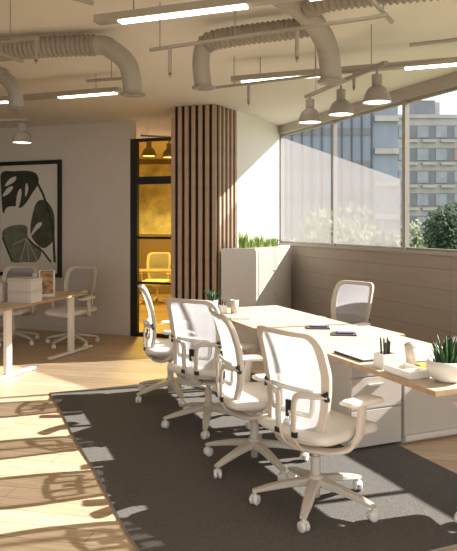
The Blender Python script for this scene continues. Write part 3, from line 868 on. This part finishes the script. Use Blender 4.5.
# ================================================================== CEILING SERVICES
def duct(path, rad, ribs, label, bottom=True, extra=None, n=14):
    root = empty('air_duct', path[-1]); o = Vector(path[-1])
    pts = smooth_path(path, n)
    a, b = ribs
    ia, ib = int(a*(len(pts)-1)), int(b*(len(pts)-1))
    def ribbed(pp):
        # resample finely
        L_ = [0]
        for i in range(1, len(pp)): L_.append(L_[-1]+(pp[i]-pp[i-1]).length)
        tot = L_[-1]; N = max(4, int(tot/0.0055)); out = []; rs = []
        j = 0
        for k in range(N+1):
            s = tot*k/N
            while j < len(L_)-2 and L_[j+1] < s: j += 1
            t = (s-L_[j])/max(1e-6, L_[j+1]-L_[j])
            out.append(pp[j].lerp(pp[j+1], min(1, t))); rs.append(rad*(0.97+0.20*(0.5+0.5*math.cos(2*PI*s/0.036))))
        return out, rs
    pp, rs = ribbed(pts[ia:ib+1])
    m = MB(); m.tube([p-o for p in pp], rs, 20); m.build('flexible_hose', M_FLEX, root)
    if ia > 0:
        m = MB(); m.tube([p-o for p in pts[:ia+1]], rad, 24); m.build('duct_pipe', M_DUCT, root)
    if ib < len(pts)-1:
        m = MB(); m.tube([p-o for p in pts[ib:]], rad, 24); m.build('duct_elbow', M_DUCT, root)
    if bottom:
        m = MB(); m.lathe([(rad*0.55, 0.004), (rad, 0.0), (rad+0.022, -0.002), (rad+0.022, 0.008), (rad, 0.012)], 28); m.build('outlet_flange', M_SHADE, root)
        m = MB(); m.lathe([(0, -0.012), (rad*0.6, -0.010), (rad*0.75, 0.0)], 24); m.build('diffuser', M_FLEX, root)
    if extra:
        pp, rs = ribbed(smooth_path(extra, n)); m = MB(); m.tube([p-o for p in pp], rs, 20); m.build('flexible_hose', M_FLEX, root)
    tag(root, label, 'air duct', 'ducts under the ceiling')
duct([(-2.9, 5.25, 2.77), (-1.69, 4.82, 2.785), (-0.98, 4.69, 2.79), (-0.84, 4.665, 2.75), (-0.715, 4.64, 2.63), (-0.68, 4.63, 2.42)], 0.068, (0.0, 0.42),
     'ribbed ceiling duct bending down left of the slatted column')
duct([(0.60, 4.16, 2.79), (0.46, 4.21, 2.77), (0.05, 4.38, 2.765), (-0.15, 4.47, 2.74), (-0.19, 4.50, 2.62), (-0.172, 4.5, 2.44)], 0.060, (0.0, 0.62),
     'ribbed ceiling duct turning down directly above the slatted column')
duct([(0.0, 3.3, 2.815), (0.33, 3.77, 2.81), (0.50, 3.98, 2.76), (0.62, 4.10, 2.62), (0.652, 4.12, 2.40)], 0.068, (0.0, 0.06),
     'smooth ceiling duct curving down behind the three pendant lamps', extra=[(0.47, 3.85, 2.79), (0.62, 3.72, 2.80), (1.3, 3.5, 2.80)])
duct([(-2.9, 5.70, 2.75), (-1.98, 5.38, 2.745), (-1.83, 5.33, 2.69), (-1.745, 5.3, 2.58), (-1.73, 5.3, 2.44)], 0.058, (0.0, 0.10),
     'smooth ceiling duct curving down at the left edge')

def fixture(p, length, segs, label, h=0.045, wd=0.075):
    root = empty('linear_light', p, ANG_L)
    m = MB(); m.box((length/2, 0, h/2), (length, wd, h)); m.build('housing', M_FIX, root, bevel=0.002)
    for a, b in segs:
        m = MB(); m.box(((a+b)/2, 0, -0.006), (b-a, wd*0.72, 0.012)); m.build('diffuser', M_TUBE, root)
    for x in (0.25, length-0.25):
        m = MB(); m.tube([(x, 0, h), (x, 0, CEIL-p[2])], 0.004, 8); m.build('hanger', M_PIPE, root)
    tag(root, label, 'ceiling light', 'linear ceiling lights')
fixture((-0.79, 3.90, 2.70), 2.6, ((0.16, 0.95), (1.3, 2.1)), 'long linear ceiling light nearest the camera at the top of the view')
fixture((0.03, 5.50, 2.70), 2.4, ((0.09, 0.78), (1.42, 2.2)), 'long linear ceiling light running above the pendant lamps')
fixture(tuple(Vector((-0.99, 5.92, 2.70))-LV*2.6), 2.6, ((0.6, 1.35), (1.95, 2.56)), 'long linear ceiling light at left above the picture wall')

def pipe(p, q, heads, hangers, label, r=0.012):
    p, q = Vector(p), Vector(q); root = empty('sprinkler_pipe', p)
    m = MB(); m.tube([(0, 0, 0), q-p], r, 12); m.build('pipe_run', M_PIPE, root)
    for t, L_ in heads:
        c = (q-p)*t
        m = MB(); m.tube([c+Vector((0, 0, -0.008)), c+Vector((0, 0, -L_))], r*0.95, 10)
        hd = m.build('sprinkler_drop', M_PIPE, root)
        m = MB(); m.tube([c+Vector((0, 0, -L_)), c+Vector((0, 0, -L_-0.014))], r*0.8, 10); m.build('bulb', M_RED, hd)
        m = MB(); m.tube([c+Vector((0, 0, -L_-0.014)), c+Vector((0, 0, -L_-0.03))], r*0.4, 8); m.build('deflector', M_PIPE, hd)
    for t in hangers:
        c = (q-p)*t; m = MB(); m.tube([c+Vector((0, 0, r*0.5)), Vector((c.x, c.y, CEIL-p.z))], 0.0035, 8); m.build('hanger', M_PIPE, root)
    tag(root, label, 'pipe', 'sprinkler pipes under the ceiling')
pipe(on_z(-25, 45, 2.64), on_z(38, 38, 2.64), ((0.97, 0.13),), (0.57,), 'sprinkler pipe passing before the ribbed duct at top left')
pipe(on_z(150, 50, 2.60), on_z(388, 15, 2.60), ((0.10, 0.16), (0.66, 0.16)), (0.05, 0.4), 'long sprinkler pipe crossing before the middle ducts')
pipe(on_z(368, -4, 2.64), on_z(392, 22, 2.64), (), (0.6,), 'short pipe at the top right, end pointing at the windows')
pipe(on_z(208, 88.5, 2.645), on_z(445, 60, 2.645), ((0.20, 0.15), (0.66, 0.12)), (0.13, 0.5), 'sprinkler pipe running just under the light above the lamps')
pipe(on_z(87, 81, 2.62), on_z(128, 78, 2.62), (), (0.6,), 'short pipe left of the elbow of the left ribbed duct')
pipe(on_z(410, 45, 2.62), on_z(480, 37, 2.62), (), (0.8,), 'pipe at the right edge high above the windows')
pipe(on_z(-20, 47, 2.58), on_z(22, 61, 2.58), (), (0.3,), 'short slanting pipe at the left edge under the ribbed duct')
pipe(on_z(70, -3, 2.62), on_z(93, 3, 2.62), (), (0.5,), 'pipe end at the very top left')

def track(p, q, label):
    p, q = Vector(p), Vector(q); root = empty('lamp_track', p)
    d = q-p
    m = MB(); m.box(d/2, (d.length, 0.03, 0.025), math.atan2(d.y, d.x)); m.build('rail', M_PIPE, root)
    for t in (0.15, 0.85):
        c = d*t; m = MB(); m.tube([c+Vector((0, 0, 0.012)), Vector((c.x, c.y, CEIL-p.z))], 0.0035, 8); m.build('hanger', M_PIPE, root)
    tag(root, label, 'lamp track', 'lamp tracks under the ceiling')
lamp_xy = []
def pendant(p, rad, trackz, label, glow=M_GLOW, group='dome pendant lamps'):
    root = empty('pendant_lamp', p)
    k = rad/0.1
    m = MB()
    prof = [(0.100, 0), (0.101, 0.006), (0.099, 0.014), (0.096, 0.022), (0.086, 0.055), (0.070, 0.088), (0.052, 0.108), (0.036, 0.116)]
    inn = [(0.034, 0.113), (0.050, 0.104), (0.067, 0.085), (0.083, 0.053), (0.094, 0.02), (0.100, 0)]
    m.lathe([(a*k, b*k) for a, b in prof+inn], 32); m.build('lamp_shade', M_SHADE, root)
    m = MB(); m.tube([(0, 0, 0.108*k), (0, 0, 0.195*k)], 0.036*k, 18); m.build('lamp_neck', M_PIPE, root)
    m = MB(); m.tube([(0, 0, 0.195*k), (0, 0, trackz-p[2]-0.012)], 0.009, 10); m.build('stem', M_PIPE, root)
    m = MB(); m.disc((0, 0, 0.008*k), 0.093*k, 28, down=True); m.build('diffuser', glow, root)
    tag(root, label, 'pendant lamp', group)
for (px, Y, lab) in ((310, 5.4, 'left and farthest of the three dome pendants before the windows'), (341, 5.01, 'middle dome pendant of the three before the windows'), (377, 4.51, 'right and nearest of the three dome pendants before the windows')):
    pendant(((px-228.5)/F*Y, Y, 2.34), 0.1, 2.58, lab)
track(((306-228.5)/F*5.52, 5.52, 2.58), ((386-228.5)/F*4.35, 4.35, 2.58), 'short rail carrying the three dome pendants by the windows')
pendant(((22-228.5)/F*6.74, 6.74, 2.34), 0.104, 2.58, 'dome pendant alone at the left, above the picture')
track((-2.75, 6.85, 2.58), (-2.08, 6.72, 2.58), 'short rail at the left edge carrying the single pendant')
pendant(((149-228.5)/F*9.3, 9.3, 2.47), 0.105, 2.75, 'left dome pendant inside the small yellow glazed office', M_GLOWY, 'pendants in the glazed office')
pendant(((169-228.5)/F*9.5, 9.5, 2.47), 0.105, 2.75, 'right dome pendant inside the glazed office, half behind the column', M_GLOWY, 'pendants in the glazed office')
track((-1.25, 9.25, 2.76), (-0.7, 9.55, 2.76), 'short rail above the glass door inside the small office')

# ================================================================== INSIDE THE SMALL OFFICE
for (x, y) in ((-1.2, 10.0), (-1.3, 12.2)):
    ld = bpy.data.lights.new('office_lamp_light', 'SPOT'); ld.energy = 220; ld.spot_size = 2.7; ld.spot_blend = 0.6; ld.color = (1, 0.85, 0.62); ld.shadow_soft_size = 0.12
    lo = bpy.data.objects.new('office_lamp_light', ld); COL.objects.link(lo); lo.location = (x, y, 2.38)
M_ART = mat('rough_art_panel', (0.72, 0.68, 0.55), 0.8, noise=0.45, nscale=3.0)
r = empty('wall_art', (-1.40, 13.93, 1.28))
m = MB(); m.box((0, 0, 0.75), (1.25, 0.03, 1.5)); m.build('art_panel', M_ART, r)
m = MB(); m.box((-0.70, 0, 0.75), (0.12, 0.04, 1.52)); m.build('art_edge', M_WHITE, r)
tag(r, 'large mottled artwork on the far wall inside the yellow glazed office', 'artwork')
r = empty('office_table', (-1.35, 10.9, 0))
m = MB(); m.box((0, 0, 0.715), (1.0, 0.6, 0.03)); m.build('tabletop', M_PLY, r)
for sx in (-1, 1):
    for sy in (-1, 1):
        m = MB(); m.box((sx*0.46, sy*0.26, 0.35), (0.04, 0.04, 0.70)); m.build('leg', M_LEG, r)
tag(r, 'brown table inside the small office behind the glass', 'table')

# ================================================================== OUTSIDE
M_GROUND = mat('ground_outside', (0.20, 0.22, 0.12), 1.0, noise=0.3, nscale=0.3)
M_CONC = mat('concrete_wall', (0.36, 0.34, 0.33), 0.9, noise=0.12, nscale=0.5)
M_BAND = mat('dark_facade', (0.17, 0.175, 0.19), 0.8, noise=0.1, nscale=0.5)
M_WIN = mat('far_window', (0.24, 0.26, 0.29), 0.3, noise=0.15, nscale=0.7)
M_BLUE = mat('blue_glass_wall', (0.20, 0.23, 0.29), 0.45, noise=0.10, nscale=0.35)
M_BLUE2 = mat('blue_fin', (0.06, 0.075, 0.11), 0.5)
M_BRWIN = mat('brown_window', (0.30, 0.22, 0.18), 0.5)
M_TREE1 = mat('tree_light', (0.17, 0.20, 0.115), 0.9, noise=0.4, nscale=1.5)
M_TREE2 = mat('tree_dark', (0.035, 0.065, 0.028), 0.9, noise=0.4, nscale=1.5)
M_TRUNK = mat('trunk', (0.12, 0.08, 0.05), 0.9)
m = MB(); m.box((60, 60, -9.5), (300, 240, 1.0)); g = m.build('ground', M_GROUND); structure(g, 'ground and lawn far below outside the windows', 'ground')
def px2(px, Y): return (px-228.5)/F*Y
def pz(py, Y): return CAMH+(HOR-py)/F*Y
# office block with blue glass wall
Y1 = 60.0
r = empty('office_building', (px2(345, Y1), Y1, -9))
x0, x1 = px2(262, Y1), px2(398, Y1); cx = px2(345, Y1)
m = MB(); m.box(((x0+x1)/2-cx, 5, 13), (x1-x0, 10, 26)); m.build('wall', M_BLUE, r)
k = 0; x = x0
while x < px2(372, Y1):
    m = MB(); m.box((x-cx, -0.1, 13), (0.10, 0.25, 26)); m.build('fin', M_BLUE2, r); x += 0.92
for zf in range(8):
    m = MB(); m.box(((x0+px2(372, Y1))/2-cx, -0.02, 3.0*zf+1.0), (px2(372, Y1)-x0, 0.08, 0.7)); m.build('floor_band', M_BAND, r)
    m = MB(); m.box((px2(386, Y1)-cx, -0.15, 3.0*zf+2.2), (px2(398, Y1)-px2(374, Y1), 0.5, 0.5)); m.build('ledge', M_CONC, r)
tag(r, 'bluish glass office block with dark vertical fins outside the left windows', 'building')
# concrete housing block
Y2 = 88.0
cx = px2(440, Y2); r = empty('apartment_building', (cx, Y2, -9))
x0, x1 = px2(396, Y2), px2(520, Y2); ztop = pz(118, Y2)
m = MB(); m.box(((x0+x1)/2-cx, 6, (ztop+9)/2), (x1-x0, 12, ztop+9)); m.build('wall', M_CONC, r)
for fl in range(6):
    zc = pz(132+22.6*fl, Y2)+9; 
    m = MB(); m.box(((x0+x1)/2-cx, -0.03, zc), (x1-x0, 0.10, 1.75)); m.build('dark_band', M_BAND, r)
    for j in range(7):
        xx = px2(404+18.5*j, Y2)-cx
        mtl = M_BRWIN if (j == 3 and fl == 1) else M_WIN
        m = MB(); m.box((xx, -0.12, zc), (1.5, 0.10, 1.55)); m.build('window', mtl, r)
    m = MB()
    for j in range(7): m.box((px2(410+18.5*j, Y2)-cx, -0.3, zc-1.25), (1.9, 0.6, 0.35))
    m.build('window_box', M_CONC, r)
m = MB(); m.box(((x0+x1)/2-cx, 6, ztop+9.2), (x1-x0+0.6, 12.6, 0.5)); m.build('parapet', M_CONC, r)
m = MB(); m.box((px2(430, Y2)-cx, 5, pz(110, Y2)+9), (px2(440, Y2)-px2(418, Y2), 5, 3.6)); m.build('roof_house', M_BAND, r)
m = MB(); m.box((px2(443, Y2)-cx, 6.5, pz(112, Y2)+9), (px2(449, Y2)-px2(436, Y2), 5, 4.2)); m.build('lift_tower', M_CONC, r)
tag(r, 'grey concrete apartment block with rows of windows outside the right window', 'building')
def tree(px, Y, ptop, rx, rz_, mt, label, n=2600, leaf=0.22):
    zt = pz(ptop, Y); X = px2(px, Y)
    root = empty('tree', (X, Y, -9)); cz = zt-rz_+9
    m = MB(); m.tube([(0, 0, 0), (0.1, 0, cz*0.5), (0, 0, cz)], [0.28, 0.2, 0.1], 10)
    for k in range(5):
        a = k*1.3; m.tube([(0, 0, cz*0.75), (rx*0.5*math.cos(a), rx*0.5*math.sin(a), cz+rz_*0.2)], [0.1, 0.03], 6)
    m.build('trunk', M_TRUNK, root)
    m = MB(); lobes = [(random.uniform(-.6, .6)*rx, random.uniform(-.6, .6)*rx, random.uniform(-.5, .5)*rz_, random.uniform(.35, .6)) for _ in range(14)]
    for i in range(n):
        lx, ly, lz, lr = random.choice(lobes)
        d = Vector((random.gauss(0, 1), random.gauss(0, 1), random.gauss(0, 1))).normalized()*random.uniform(0.75, 1.0)
        p = Vector((lx+d.x*lr*rx, ly+d.y*lr*rx, cz+lz+d.z*lr*rz_))
        u = Vector((random.gauss(0, 1), random.gauss(0, 1), random.gauss(0, 1))).normalized(); v = u.orthogonal().normalized()
        s = leaf*random.uniform(0.6, 1.3)
        m.add([p-u*s, p+v*s*0.6, p+u*s, p-v*s*0.6], [(0, 1, 2, 3)])
    m.build('crown', mt, root)
    tag(root, label, 'tree', 'trees outside the windows')
tree(350, 34, 200, 2.8, 2.2, M_TREE1, 'pale leafy tree behind the sheer screen of the second window', leaf=0.16)
tree(384, 24, 222, 1.5, 1.4, M_TREE1, 'low bushy tree left of the thick window post', leaf=0.15)
tree(306, 44, 234, 2.6, 1.6, M_TREE1, 'low tree seen faintly in the window nearest the corner', leaf=0.16)
tree(424, 40, 220, 2.2, 2.2, M_TREE1, 'pale bush just right of the thick window post', leaf=0.15)
tree(456, 26, 190, 1.4, 2.2, M_TREE2, 'dark green tree at the right edge of the last window', leaf=0.10, n=4500)
